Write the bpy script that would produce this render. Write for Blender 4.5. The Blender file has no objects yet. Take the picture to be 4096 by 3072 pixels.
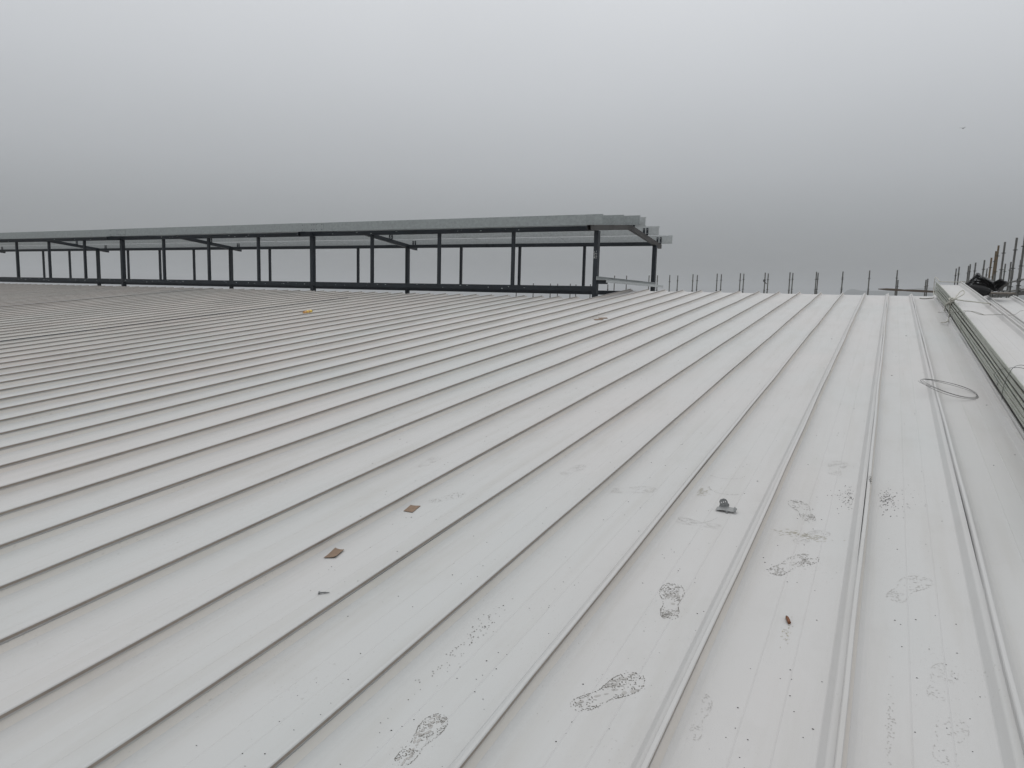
import bpy, bmesh, math, random
from mathutils import Vector, Matrix

# ------------------------------------------------------------------ camera, sky, sun
scene = bpy.context.scene
CZ = 13.2                                     # height of the lens above the ground
F_PX = 2822.16                                # focal length in pixels of the 4096 px wide photograph
ROT = ((0.8832992, 0.4681237, 0.0253513), (-0.0786701, 0.0946990, 0.9923926), (-0.4621617, 0.8785740, -0.1204749))
R_, U_, F_ = (Vector(r) for r in ROT)
SLOPE, HCAM, PITCH, X0 = math.radians(5.53948), 1.5174, 0.475, -0.0158
RIDGE_Y = 18.65

cam_data = bpy.data.cameras.new('camera')
cam_data.sensor_width = 36.0
cam_data.lens = F_PX / 4096 * 36.0
cam_data.clip_start, cam_data.clip_end = 0.05, 30000
cam = bpy.data.objects.new('camera', cam_data)
scene.collection.objects.link(cam)
cam.matrix_world = Matrix.Translation((0, 0, CZ)) @ Matrix((R_, U_, -F_)).transposed().to_4x4()
scene.camera = cam

world = bpy.data.worlds.new('World')
scene.world = world
world.use_nodes = True
wn, wl = world.node_tree.nodes, world.node_tree.links
wn.clear()
w_out = wn.new('ShaderNodeOutputWorld')
w_bg = wn.new('ShaderNodeBackground')
w_tc = wn.new('ShaderNodeTexCoord')
w_sep = wn.new('ShaderNodeSeparateXYZ')
w_ramp = wn.new('ShaderNodeValToRGB')
stops = [(0.0, (.232, .242, .242)), (.05, (.258, .268, .272)), (.10, (.328, .344, .356)), (.167, (.440, .458, .478)), (.274, (.576, .596, .622)),
         (.37, (.680, .700, .728)), (.6, (.89, .912, .938)), (1.0, (1.15, 1.172, 1.195))]
el = w_ramp.color_ramp.elements
el[0].position, el[0].color = stops[0][0], (*stops[0][1], 1)
el[1].position, el[1].color = stops[-1][0], (*stops[-1][1], 1)
for pos, col in stops[1:-1]:
    e = el.new(pos); e.color = (*col, 1)
w_noise = wn.new('ShaderNodeTexNoise')
w_noise.inputs['Scale'].default_value = 2.2
w_noise.inputs['Detail'].default_value = 3.0
w_map = wn.new('ShaderNodeMapRange')
w_map.inputs['From Min'].default_value, w_map.inputs['From Max'].default_value = .3, .7
w_map.inputs['To Min'].default_value, w_map.inputs['To Max'].default_value = .98, 1.02
w_mul = wn.new('ShaderNodeMix'); w_mul.data_type = 'RGBA'; w_mul.blend_type = 'MULTIPLY'
w_mul.inputs['Factor'].default_value = 1.0
wl.new(w_tc.outputs['Generated'], w_sep.inputs[0])
wl.new(w_sep.outputs['Z'], w_ramp.inputs[0])
wl.new(w_tc.outputs['Generated'], w_noise.inputs['Vector'])
wl.new(w_noise.outputs['Fac'], w_map.inputs['Value'])
wl.new(w_ramp.outputs['Color'], w_mul.inputs['A'])
wl.new(w_map.outputs[0], w_mul.inputs['B'])
wl.new(w_mul.outputs['Result'], w_bg.inputs['Color'])
w_bg.inputs['Strength'].default_value = 1.0
wl.new(w_bg.outputs[0], w_out.inputs['Surface'])

sun_data = bpy.data.lights.new('sun', 'SUN')
sun_data.energy = 0.5
sun_data.angle = math.radians(50)
sun_data.color = (1.0, .97, .93)
sun = bpy.data.objects.new('sun', sun_data)
scene.collection.objects.link(sun)
sun_dir = Vector((-.15, .55, 1.0)).normalized()            # towards the sun, ahead of the camera
sun.rotation_euler = sun_dir.to_track_quat('Z', 'Y').to_euler()
sun.location = (0, 0, 60)

scene.view_settings.view_transform = 'Standard'
scene.view_settings.look = 'None'
scene.view_settings.exposure = 0.0
scene.view_settings.gamma = 1.0
scene.view_settings.use_curve_mapping = False

# ------------------------------------------------------------------ helpers
COL = scene.collection
rnd = random.Random(7)
cs, sn = math.cos(SLOPE), math.sin(SLOPE)
ROOF_O = Vector((0, sn * HCAM, CZ - cs * HCAM))            # roof point under the lens, along the roof's normal
RU, RN = Vector((0, cs, sn)), Vector((0, -sn, cs))
ROOF_ROT = Matrix.Rotation(SLOPE, 4, 'X')

def rp(x, u, w=0.0):
    return ROOF_O + Vector((x, 0, 0)) + RU * u + RN * w

def wz(x, y, z):                                           # z counted from the lens
    return Vector((x, y, z + CZ))

def ray(px, py):
    return R_ * (px - 2048) + U_ * (1536 - py) + F_ * F_PX

def pix_roof(px, py, w=0.0):                               # pixel -> (x, u) on the roof sheet, w above it
    d = ray(px, py); c = Vector((0, 0, CZ))
    t = (w - RN.dot(c - ROOF_O)) / RN.dot(d)
    q = c + d * t - ROOF_O
    return q.x, q.dot(RU)

def pix_plane_x(px, py, X):                                # pixel -> roof coordinates on an upright plane x = X
    d = ray(px, py); q = Vector((0, 0, CZ)) + d * (X / d.x) - ROOF_O
    return X, q.dot(RU), q.dot(RN)

def pix_y(px, py, Y):
    d = ray(px, py); q = d * (Y / d.y)
    return q.x, Y, q.z

def prop(o, label=None, category=None, group=None, kind=None):
    if label: o['label'] = label
    if category: o['category'] = category
    if group: o['group'] = group
    if kind: o['kind'] = kind
    return o

def empty(name, loc, rot=None, **kw):
    o = bpy.data.objects.new(name, None)
    o.empty_display_size = .2
    COL.objects.link(o)
    m = Matrix.Translation(loc)
    if rot is not None: m = m @ rot
    o.matrix_world = m
    return prop(o, **kw)

def mesh(name, verts, faces, mats, idx=None, smooth=False):
    me = bpy.data.meshes.new(name)
    me.from_pydata([tuple(v) for v in verts], [], faces)
    for m in (mats if isinstance(mats, (list, tuple)) else [mats]): me.materials.append(m)
    if idx: me.polygons.foreach_set('material_index', idx)
    if smooth: me.polygons.foreach_set('use_smooth', [True] * len(me.polygons))
    bm = bmesh.new(); bm.from_mesh(me)
    if not idx: bmesh.ops.recalc_face_normals(bm, faces=bm.faces)
    bm.to_mesh(me); bm.free()
    me.update()
    return me

def obj(name, me, parent=None, mat4=None, **kw):
    o = bpy.data.objects.new(name, me)
    COL.objects.link(o)
    if parent is not None: o.parent = parent
    if mat4 is not None: o.matrix_local = mat4
    return prop(o, **kw)

class MB:
    def __init__(s): s.v, s.f = [], []
    def poly_prism(s, a, b):
        """two matching closed loops -> capped prism"""
        n, k = len(a), len(s.v)
        s.v += [Vector(p) for p in a] + [Vector(p) for p in b]
        for i in range(n):
            j = (i + 1) % n
            s.f.append((k + i, k + j, k + n + j, k + n + i))
        s.f.append(tuple(k + i for i in reversed(range(n))))
        s.f.append(tuple(k + n + i for i in range(n)))
        return s
    def box(s, lo, hi):
        (x0, y0, z0), (x1, y1, z1) = lo, hi
        return s.poly_prism([(x0, y0, z0), (x1, y0, z0), (x1, y1, z0), (x0, y1, z0)], [(x0, y0, z1), (x1, y0, z1), (x1, y1, z1), (x0, y1, z1)])
    def tube(s, pts, r, seg=8, r2=None, cap=True):
        pts = [Vector(p) for p in pts]; k = len(s.v); up = None
        for i, p in enumerate(pts):
            a, b = pts[max(i - 1, 0)], pts[min(i + 1, len(pts) - 1)]
            d = (b - a).normalized()
            if up is None:
                up = Vector((0, 0, 1)) if abs(d.z) < .9 else Vector((1, 0, 0))
            e1 = (up - d * up.dot(d)).normalized(); up = e1; e2 = d.cross(e1)
            rr = r if r2 is None else r + (r2 - r) * i / (len(pts) - 1)
            s.v += [p + (e1 * math.cos(2 * math.pi * j / seg) + e2 * math.sin(2 * math.pi * j / seg)) * rr for j in range(seg)]
        for i in range(len(pts) - 1):
            for j in range(seg):
                j2 = (j + 1) % seg
                s.f.append((k + i * seg + j, k + i * seg + j2, k + (i + 1) * seg + j2, k + (i + 1) * seg + j))
        if cap:
            s.f.append(tuple(k + j for j in reversed(range(seg))))
            s.f.append(tuple(k + (len(pts) - 1) * seg + j for j in range(seg)))
        return s
    def rect_tube(s, a, b, w, h, t=.006):
        """hollow rectangular tube from a to b, open ends (w sideways, h upwards)"""
        a, b = Vector(a), Vector(b); d = (b - a).normalized()
        side = d.cross(Vector((0, 0, 1))).normalized(); up = side.cross(d)
        def ring(p, ww, hh): return [p + side * (sx * ww / 2) + up * (sz * hh / 2) for sx, sz in ((-1, -1), (1, -1), (1, 1), (-1, 1))]
        k = len(s.v)
        s.v += ring(a, w, h) + ring(b, w, h) + ring(a, w - 2 * t, h - 2 * t) + ring(b, w - 2 * t, h - 2 * t)
        for i in range(4):
            j = (i + 1) % 4
            s.f += [(k + i, k + j, k + 4 + j, k + 4 + i), (k + 8 + j, k + 8 + i, k + 12 + i, k + 12 + j),
                    (k + j, k + i, k + 8 + i, k + 8 + j), (k + 4 + i, k + 4 + j, k + 12 + j, k + 12 + i)]
        return s
    def quad(s, a, b, c, d):
        k = len(s.v); s.v += [Vector(p) for p in (a, b, c, d)]; s.f.append((k, k + 1, k + 2, k + 3)); return s
    def build(s, name, mat, parent=None, origin=None, smooth=False, mat4=None, **kw):
        """vertices are given in the parent's frame; origin shifts the object's own centre"""
        o = Vector(origin) if origin is not None else Vector((0, 0, 0))
        me = mesh(name, [v - o for v in s.v], s.f, mat, smooth=smooth)
        return obj(name, me, parent, mat4 if mat4 is not None else Matrix.Translation(o), **kw)

def smooth_path(pts, n=6):
    """Catmull-Rom through the points"""
    P = [Vector(p) for p in pts]; P = [P[0] * 2 - P[1]] + P + [P[-1] * 2 - P[-2]]; out = []
    for i in range(1, len(P) - 2):
        for k in range(n):
            t = k / n; a, b, c, d = P[i - 1], P[i], P[i + 1], P[i + 2]
            out.append(.5 * ((2 * b) + (c - a) * t + (2 * a - 5 * b + 4 * c - d) * t * t + (3 * b - a - 3 * c + d) * t ** 3))
    out.append(P[-2]); return out

# ------------------------------------------------------------------ materials
def material(name, color, rough=.5, metal=0.0, var=.0, scale=8.0, bump=0.0, bump_scale=60.0, spec=.5, stretch=None, tint=None):
    m = bpy.data.materials.new(name); m.use_nodes = True
    nt = m.node_tree; N, L = nt.nodes, nt.links
    b = N['Principled BSDF']
    b.inputs['Base Color'].default_value = (*color, 1)
    b.inputs['Roughness'].default_value = rough
    b.inputs['Metallic'].default_value = metal
    b.inputs['Specular IOR Level'].default_value = spec
    if var or bump:
        tc = N.new('ShaderNodeTexCoord'); vec = tc.outputs['Object']
        if stretch:
            mp = N.new('ShaderNodeMapping'); mp.inputs['Scale'].default_value = stretch
            L.new(vec, mp.inputs['Vector']); vec = mp.outputs[0]
    if var:
        no = N.new('ShaderNodeTexNoise'); no.inputs['Scale'].default_value = scale; no.inputs['Detail'].default_value = 6
        no.inputs['Roughness'].default_value = .65
        L.new(vec, no.inputs['Vector'])
        rm = N.new('ShaderNodeValToRGB')
        c2 = tint or color
        rm.color_ramp.elements[0].position, rm.color_ramp.elements[1].position = .3, .7
        rm.color_ramp.elements[0].color = (*[c * (1 - var) for c in color], 1)
        rm.color_ramp.elements[1].color = (*[c * (1 + var) for c in c2], 1)
        L.new(no.outputs['Fac'], rm.inputs[0]); L.new(rm.outputs[0], b.inputs['Base Color'])
        mr = N.new('ShaderNodeMapRange'); mr.inputs['To Min'].default_value = max(rough - .1, .05); mr.inputs['To Max'].default_value = min(rough + .12, 1)
        L.new(no.outputs['Fac'], mr.inputs['Value']); L.new(mr.outputs[0], b.inputs['Roughness'])
    if bump:
        nb = N.new('ShaderNodeTexNoise'); nb.inputs['Scale'].default_value = bump_scale; nb.inputs['Detail'].default_value = 4
        L.new(vec, nb.inputs['Vector'])
        bp = N.new('ShaderNodeBump'); bp.inputs['Strength'].default_value = bump; bp.inputs['Distance'].default_value = .01
        L.new(nb.outputs['Fac'], bp.inputs['Height']); L.new(bp.outputs[0], b.inputs['Normal'])
    return m

def roof_paint(name, root, tint=(1, 1, 1)):
    """off-white coil-coated steel with oil-canning, dusty streaks and scuffs, in the roof's own coordinates"""
    m = bpy.data.materials.new(name); m.use_nodes = True
    N, L = m.node_tree.nodes, m.node_tree.links
    b = N['Principled BSDF']
    tc = N.new('ShaderNodeTexCoord'); tc.object = root
    co = tc.outputs['Object']
    def noise(scale, stretch=(1, 1, 1), detail=4, rough=.6):
        mp = N.new('ShaderNodeMapping'); mp.inputs['Scale'].default_value = stretch
        L.new(co, mp.inputs['Vector'])
        n = N.new('ShaderNodeTexNoise'); n.inputs['Scale'].default_value = scale; n.inputs['Detail'].default_value = detail
        n.inputs['Roughness'].default_value = rough
        L.new(mp.outputs[0], n.inputs['Vector']); return n.outputs['Fac']
    def rng(v, a, c, d, e, smooth=False):
        r = N.new('ShaderNodeMapRange'); r.inputs['From Min'].default_value, r.inputs['From Max'].default_value = a, c
        r.inputs['To Min'].default_value, r.inputs['To Max'].default_value = d, e
        if smooth: r.interpolation_type = 'SMOOTHSTEP'
        L.new(v, r.inputs['Value']); return r.outputs[0]
    def math_(op, a, c):
        n = N.new('ShaderNodeMath'); n.operation = op
        for i, v in enumerate((a, c)):
            if isinstance(v, (int, float)): n.inputs[i].default_value = v
            else: L.new(v, n.inputs[i])
        return n.outputs[0]
    def mix(f, a, c):
        n = N.new('ShaderNodeMix'); n.data_type = 'RGBA'
        for s, v in (('Factor', f), ('A', a), ('B', c)):
            if isinstance(v, (int, float)): n.inputs[s].default_value = v
            elif isinstance(v, tuple): n.inputs[s].default_value = (*v, 1)
            else: L.new(v, n.inputs[s])
        return n.outputs['Result']
    # broad tint drift between slightly warm and slightly green-grey white
    base = mix(rng(noise(.55, (1, .45, 1), 3), .35, .65, 0, 1), tuple(a * b for a, b in zip((.500, .486, .477), tint)), tuple(a * b for a, b in zip((.478, .484, .478), tint)))
    # dust carried down the slope by rain
    streak = rng(noise(7.0, (1, .06, 1), 5), .50, .76, 0, .36)
    base = mix(streak, base, (.39, .375, .345))
    dust = rng(noise(2.3, (1, .6, 1), 6, .7), .52, .8, 0, .30)
    base = mix(dust, base, (.37, .36, .335))
    # walked-on scuffs: fine grains inside patchy areas
    patch = rng(noise(2.6, (1, .8, 1), 3), .55, .68, 0, 1, True)
    grain = rng(noise(75, (1, .6, 1), 4, .7), .60, .66, 0, 1, True)
    base = mix(math_('MULTIPLY', math_('MULTIPLY', patch, grain), .45), base, (.28, .27, .25))
    grain2 = rng(noise(160, (1, .35, 1), 2), .66, .70, 0, 1, True)
    patch2 = rng(noise(1.1, (1, 1, 1), 2), .5, .62, 0, 1, True)
    base = mix(math_('MULTIPLY', math_('MULTIPLY', patch2, grain2), .35), base, (.25, .24, .22))
    L.new(base, b.inputs['Base Color'])
    L.new(rng(noise(3.0, (1, .3, 1), 4), .3, .7, .48, .66), b.inputs['Roughness'])
    b.inputs['Specular IOR Level'].default_value = .22
    bp = N.new('ShaderNodeBump'); bp.inputs['Strength'].default_value = .5; bp.inputs['Distance'].default_value = .014
    L.new(noise(1.7, (1, .5, 1), 2), bp.inputs['Height'])
    bp2 = N.new('ShaderNodeBump'); bp2.inputs['Strength'].default_value = .10; bp2.inputs['Distance'].default_value = .002
    L.new(noise(220, (1, 1, 1), 3), bp2.inputs['Height']); L.new(bp.outputs[0], bp2.inputs['Normal'])
    L.new(bp2.outputs[0], b.inputs['Normal'])
    return m

M = dict(
    steel=material('dark_steel_paint', (.013, .018, .024), .55, 0, .35, 5, .05, 90),
    steel_warm=material('warm_grey_steel', (.055, .052, .050), .6, 0, .25, 6, .05, 90),  # lighter, warmer grey than the frame steel
    galv=material('galvanised_steel', (.315, .34, .34), .48, .35, .16, 14, .04, 120),
    galv_light=material('bright_galvanised_steel', (.46, .48, .48), .5, .35, .14, 16, .04, 120),
    bolt=material('zinc_bolt', (.42, .43, .44), .4, .7),
    pole=material('scaffold_tube_steel', (.135, .135, .128), .6, .3, .3, 9, .08, 120),
    pole_rust=material('rusty_scaffold_tube', (.135, .115, .085), .75, .1, .3, 7, .1, 100, tint=(.15, .105, .06)),
    disc=material('scaffold_ring_steel', (.06, .06, .058), .6, .3),
    black=material('black_sheet', (.012, .012, .013), .55, 0, .3, 10, .05, 50),
    rope=material('white_braided_rope', (.44, .43, .38), .85, 0, .18, 120, .3, 400),
    rope_grey=material('grey_cord', (.24, .235, .21), .8, 0, .2, 80),
    wire=material('dark_tie_wire', (.045, .055, .058), .45, .6),
    coilwire=material('grey_steel_wire', (.12, .12, .12), .4, .7),
    cardboard=material('brown_cardboard', (.215, .150, .105), .85, 0, .12, 40, .15, 200),
    yellow=material('yellow_label', (.66, .46, .07), .45, 0, .08, 40),
    orange=material('orange_cap', (.52, .27, .09), .5),
    rustbrown=material('rusty_brown', (.16, .06, .022), .7, 0, .3, 90, .2, 200),
    rustdark=material('rust_dark_end', (.035, .022, .016), .8),
    zinc=material('zinc_sheet', (.23, .235, .235), .48, .45, .12, 60),
    dirt=material('dry_mud', (.15, .14, .125), .9, 0, .2, 90),
    dirt_light=material('thin_dust', (.415, .402, .382), .9, 0, .12, 90),
    dirt_dark=material('dark_grit', (.022, .020, .018), .9),
    stain=material('olive_dust', (.36, .34, .27), .9, 0, .1, 90),
    timber=material('weathered_timber', (.10, .078, .062), .85, 0, .3, 6, .2, 30, stretch=(1, 12, 12)),
    timber_grey=material('grey_weathered_plank', (.17, .15, .13), .85, 0, .25, 8, .2, 30),
    gap_dark=material('dark_gap', (.035, .03, .028), .7),  # black standing in for the shade inside open gaps
    chalk=material('white_chalk', (.6, .6, .58), .9),
    wall=material('pale_wall_cladding', (.55, .56, .56), .6, 0, .06, 2),
    ground=material('dry_ground', (.16, .15, .12), .95, 0, .3, .02),
    hill=material('wooded_hillside', (.035, .045, .035), .95, 0, .3, .01),
    bird=material('dark_feathers', (.03, .03, .03), .8),
    smudge=material('thin_dust_smudge', (.375, .365, .350), .9),
    edge_shade=material('shaded_panel_edge', (.345, .36, .315), .5, 0, .12, 5),  # shade on the stacked panels' side lips put into the colour
    lip=material('seam_edge_shade', (.28, .24, .206), .6, 0, .15, 6),  # shade under the folded lip painted in as a dark brown-grey
)

# ------------------------------------------------------------------ ground and hills
g = 9000
obj('ground', mesh('ground', [(-g, -g, 0), (g, -g, 0), (g, g, 0), (-g, g, 0)], [(0, 1, 2, 3)], M['ground']), kind='structure')

def hills():
    prof = [(-330, 0), (-250, 30), (-205, 70), (-190, 84), (-171, 93.5), (-155, 91), (-135, 84), (-100, 83), (-64, 84), (13, 85), (50, 89), (75, 95), (120, 100), (157, 103.4), (198, 104), (260, 112), (340, 118), (450, 112), (600, 124), (800, 100), (1000, 60), (1200, 0)]
    rr = random.Random(3)
    P = []
    for i in range(len(prof) - 1):
        (x0, z0), (x1, z1) = prof[i], prof[i + 1]
        n = max(1, int((x1 - x0) / 12))
        for j in range(n):
            t = j / n; P.append((x0 + (x1 - x0) * t, z0 + (z1 - z0) * t + (rr.uniform(-1.3, 1.3) if z0 > 20 else 0)))
    P.append(prof[-1])
    v, f = [], []
    rows = [(-700, 0.0), (-350, .45), (-120, .85), (0, 1.0), (200, .8), (700, 0.0)]
    for dy, k in rows:
        for x, z in P:
            v.append((x, 4000 + dy, (z + CZ) * k * (1 + (rr.uniform(-.06, .06) if 0 < k < 1 else 0)) - .5))
    n = len(P)
    for r in range(len(rows) - 1):
        for i in range(n - 1):
            f.append((r * n + i, r * n + i + 1, (r + 1) * n + i + 1, (r + 1) * n + i))
    obj('hills', mesh('hills', v, f, M['hill'], smooth=True), kind='structure')
hills()

# ------------------------------------------------------------------ the building and its standing seam roof
roof = empty('warehouse', ROOF_O, ROOF_ROT, label='large pale metal building under the white standing seam roof, seen from its roof', category='building')
M['roof'] = roof_paint('white_roof_paint', roof)
M['flank'] = roof_paint('lightened_rib_flank_paint', roof, (1.17, 1.12, 1.06))  # warm tint; extra brightness painted in to offset the shade below the seam

def u_of_y(Y): return (Y - sn * HCAM) / cs

PAN = [(-.0035, .042), (-.001, .0405), (.014, .0150), (.0155, .0135), (.034, .0040), (.050, 0), (.100, 0),
       (.180, 0), (.1835, .0014), (.187, 0), (.290, 0), (.2935, .0014), (.297, 0),
       (PITCH - .085, 0), (PITCH - .067, .0012), (PITCH - .063, .004), (PITCH - .041, .0325), (PITCH - .037, .0355), (PITCH - .016, .0415)]
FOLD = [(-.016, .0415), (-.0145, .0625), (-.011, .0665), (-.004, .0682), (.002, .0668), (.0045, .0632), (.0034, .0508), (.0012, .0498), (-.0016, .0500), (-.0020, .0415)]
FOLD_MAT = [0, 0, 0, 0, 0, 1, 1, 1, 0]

def pan_h(x):
    """height of the pan (between the seams) at roof coordinate x"""
    a = PITCH - ((X0 - x) % PITCH)
    for (a0, w0), (a1, w1) in zip(PAN, PAN[1:]):
        if a0 <= a <= a1: return w0 + (w1 - w0) * (a - a0) / (a1 - a0)
    return 0.0

def sweep_mesh(name, prof, us, dx, mats, midx=None, smooth=False):
    v, f, idx = [], [], []
    n = len(prof)
    for u, d in zip(us, dx):
        v += [(a + d[0], u, w + d[1]) for a, w in prof]
    for i in range(len(us) - 1):
        for j in range(n - 1):
            f.append((i * n + j, i * n + j + 1, (i + 1) * n + j + 1, (i + 1) * n + j))
            idx.append(midx[j] if midx else 0)
    return mesh(name, v, f, mats, idx)

U_START = -3.6
def roof_panel_meshes(end_seam, end_pan, seed):
    r = random.Random(seed)
    ph = [r.uniform(0, 6.28) for _ in range(4)]
    def wob(u): return (.0026 * math.sin(u * 1.1 + ph[0]) + .0017 * math.sin(u * 2.7 + ph[1]) + r.gauss(0, .0004), .0012 * math.sin(u * 1.6 + ph[2]) + r.gauss(0, .0004))
    us = [U_START + (end_pan - U_START) * i / 40 for i in range(41)]
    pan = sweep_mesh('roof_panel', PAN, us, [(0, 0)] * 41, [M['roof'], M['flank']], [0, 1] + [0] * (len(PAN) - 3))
    us2 = [U_START + (end_seam - U_START) * i / 60 for i in range(61)]
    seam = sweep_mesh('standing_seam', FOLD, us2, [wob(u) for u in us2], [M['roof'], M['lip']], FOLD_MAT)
    return pan, seam
SHORT = [roof_panel_meshes(15.86 + .02 * (s % 3), 15.98 + .015 * (s % 4), s) for s in range(1, 8)]
LONG = [roof_panel_meshes(18.44 + .02 * (s % 3), 18.585 + .01 * (s % 3), s) for s in range(11, 18)]
K_MIN, K_MAX = -5, 84
for k in range(K_MIN, K_MAX + 1):
    x_left = X0 - (k + 1) * PITCH                          # lip of the seam on the panel's left
    pan, seam = rnd.choice(LONG if k <= 12 else SHORT)
    if k == 13: seam = LONG[0][1]
    pan_o = obj('roof_panel', pan, roof, Matrix.Translation((x_left, 0, 0)))
    sm = obj('standing_seam', seam, pan_o, Matrix.Translation((PITCH, 0, 0)))
    if k == 26:                                            # one seam still open, its dark gap painted as a black strip
        MB().box((PITCH + .006, U_START, .053), (PITCH + .010, 14.2, .063)).build('gap_shade_strip', M['gap_dark'], pan_o)
    if k == 41:                                            # expansion cover over one seam
        MB().box((PITCH - .055, U_START, .0695), (PITCH + .020, 15.9, .0735)).build('expansion_cover', M['roof'], pan_o)
        MB().box((PITCH - .066, U_START, .064), (PITCH - .056, 15.9, .070)).build('gap_shade_strip', M['gap_dark'], pan_o)  # black strip painting the dark gap beside the cover
# left half-seam of the leftmost panel is not seen; edge trim along the gable on the right
XG = X0 - K_MIN * PITCH
MB().box((XG + .002, U_START, -.12), (XG + .055, 18.6, .046)).build('gable_trim', M['galv_light'], roof)
# the far slope, running down behind the ridge (only its edge could be seen)
far_top = 18.66
def far_pt(x, Y):
    z = rp(0, u_of_y(far_top), 0).z - (Y - far_top) * math.tan(SLOPE)
    p = Vector((x, Y, z - .02)); m = ROOF_ROT.inverted().to_3x3()
    return m @ (p - ROOF_O)
mb = MB()
mb.quad(far_pt(X0 - 13 * PITCH, far_top), far_pt(XG, far_top), far_pt(XG, 36.9), far_pt(X0 - 13 * PITCH, 36.9))
mb.quad(far_pt(-40, 21.35), far_pt(X0 - 13 * PITCH, 21.35), far_pt(X0 - 13 * PITCH, 36.9), far_pt(-40, 36.9))
mb.build('far_roof_slope', M['roof'], roof)
def wall_part(x0, x1, y0, y1):
    m = ROOF_ROT.inverted().to_3x3()
    def top(x, y):
        z = min(rp(0, u_of_y(y), 0).z, rp(0, u_of_y(far_top), 0).z - (y - far_top) * math.tan(SLOPE))
        return z - .14
    ys = [y0, y1] if y1 - y0 < 5 else [y0, far_top, y1]
    a = [m @ (Vector((x0, y, z)) - ROOF_O) for y, z in [(y, 0) for y in ys] + [(y, top(x0, y)) for y in reversed(ys)]]
    b = [m @ (Vector((x1, y, z)) - ROOF_O) for y, z in [(y, 0) for y in ys] + [(y, top(x1, y)) for y in reversed(ys)]]
    MB().poly_prism(a, b).build('wall', M['wall'], roof)
y_near = rp(0, U_START).y
wall_part(XG - .22, XG - .02, y_near + .1, 36.7)
wall_part(-40.2, -40.0, y_near + .1, 36.7)
wall_part(-39.98, XG - .24, y_near + .1, y_near + .3)
wall_part(-39.98, XG - .24, 36.5, 36.7)

# ------------------------------------------------------------------ steel frame of the ridge monitor
frame = empty('ridge_monitor_frame', wz(-6.34, RIDGE_Y, .1), label='dark painted steel frame with galvanised purlins standing along the roof ridge', category='steel frame')
FO = frame.location.copy()
NEAR_Y, FAR_Y, BAY, XE = 16.2, 20.98, 9.125, -6.335
def tz(x): return .0031 * (-6.3 - x)                       # the top chords climb a little towards the left
def fr(x, y, z): return wz(x, y, z) - FO
NB = 5
def post(x, y0, w, d, z0, z1, name):
    MB().box(fr(x - w / 2, y0, z0), fr(x + w / 2, y0 + d, z1)).build(name, M['steel'], frame, origin=fr(x, y0 + d / 2, z0))
def rafter_top(y): return 2.045 - .1 * abs(y - RIDGE_Y)
RH = .125
for row, (Y, ybot) in enumerate(((NEAR_Y, -.05), (FAR_Y, -.05))):
    for j in range(NB):
        xm = XE - j * BAY
        post(xm, Y, .112, .13, ybot, 1.672 + tz(xm), 'post')
        if j < NB - 1:
            for q in (1, 2, 3):
                xq = xm - q * BAY / 4 + rnd.uniform(-.02, .02)
                post(xq, Y + .025, .075, .08, .346 if row == 0 else .316, 1.673 + tz(xq), 'mullion')
    for j in range(NB - 1):                                # beams between the posts
        a, b = XE - (j + 1) * BAY + .058, XE - j * BAY - .058
        lo, hi = (.226, .345) if row == 0 else (.185, .315)
        y0, y1 = Y + .012, Y + .112
        beam = MB().box(fr(a, y0, lo), fr(b, y1, hi)).build('bottom_beam', M['steel'], frame)
        for xe in (a + .055, b - .03):
            ep = MB().box(fr(xe - .05, y0 - .008, lo + .01), fr(xe + .02, y0 - .001, hi - .01)).build('end_plate', M['steel'], frame)
            if row == 0:
                for dz in (.03, .085): MB().tube([fr(xe - .02, y0 - .016, lo + dz), fr(xe - .02, y0 - .0085, lo + dz)], .009, 6).build('bolt', M['steel_warm'], ep)
        mbb = MB()
        top = lambda x: 1.785 + tz(x)
        bot = lambda x: 1.674 + tz(x)
        xa, xb = XE - (j + 1) * BAY + (.052 if j < NB - 2 else -.05), XE - j * BAY - .052
        mbb.poly_prism([fr(xa, Y + .01, bot(xa)), fr(xa, Y + .12, bot(xa)), fr(xa, Y + .12, top(xa)), fr(xa, Y + .01, top(xa))],
                       [fr(xb, Y + .01, bot(xb)), fr(xb, Y + .12, bot(xb)), fr(xb, Y + .12, top(xb)), fr(xb, Y + .01, top(xb))])
        mbb.build('eave_tube', M['steel'], frame)
# rafters: near half climbs to the apex, far half falls away
PURL = [(-2.80, -1), (-1.42, -1), (-.22, -1), (.20, 1), (1.42, 1), (2.80, 1)]
for j in range(NB):
    x = XE - j * BAY
    m_ = M['steel_warm'] if j == 0 else M['steel']
    def c(y): return fr(x, y, rafter_top(y) - RH / 2 + tz(x))
    for y0, y1 in ((RIDGE_Y - 2.93, RIDGE_Y), (RIDGE_Y + .001, RIDGE_Y + 2.93)):
        MB().rect_tube(c(y0), c(y1), .1, RH).build('rafter', m_, frame)
    for off, sgn in PURL:
        y = RIDGE_Y + off
        zt = rafter_top(y) + tz(x)
        fy = (y - .010, y - .002) if sgn > 0 else (y + .010, y + .018)
        for dx in (-.080, .018):
            cleat = MB().box(fr(x + dx, fy[0], zt + .002), fr(x + dx + .06, fy[1], zt + .20)).build('purlin_cleat', M['steel'], frame)
            if sgn > 0:
                for dz in (.05, .155):
                    MB().tube([fr(x + dx + .03, fy[0] - .010, zt + dz), fr(x + dx + .03, fy[0] - .0005, zt + dz)], .012, 6).build('bolt', M['bolt'], cleat)
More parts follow.
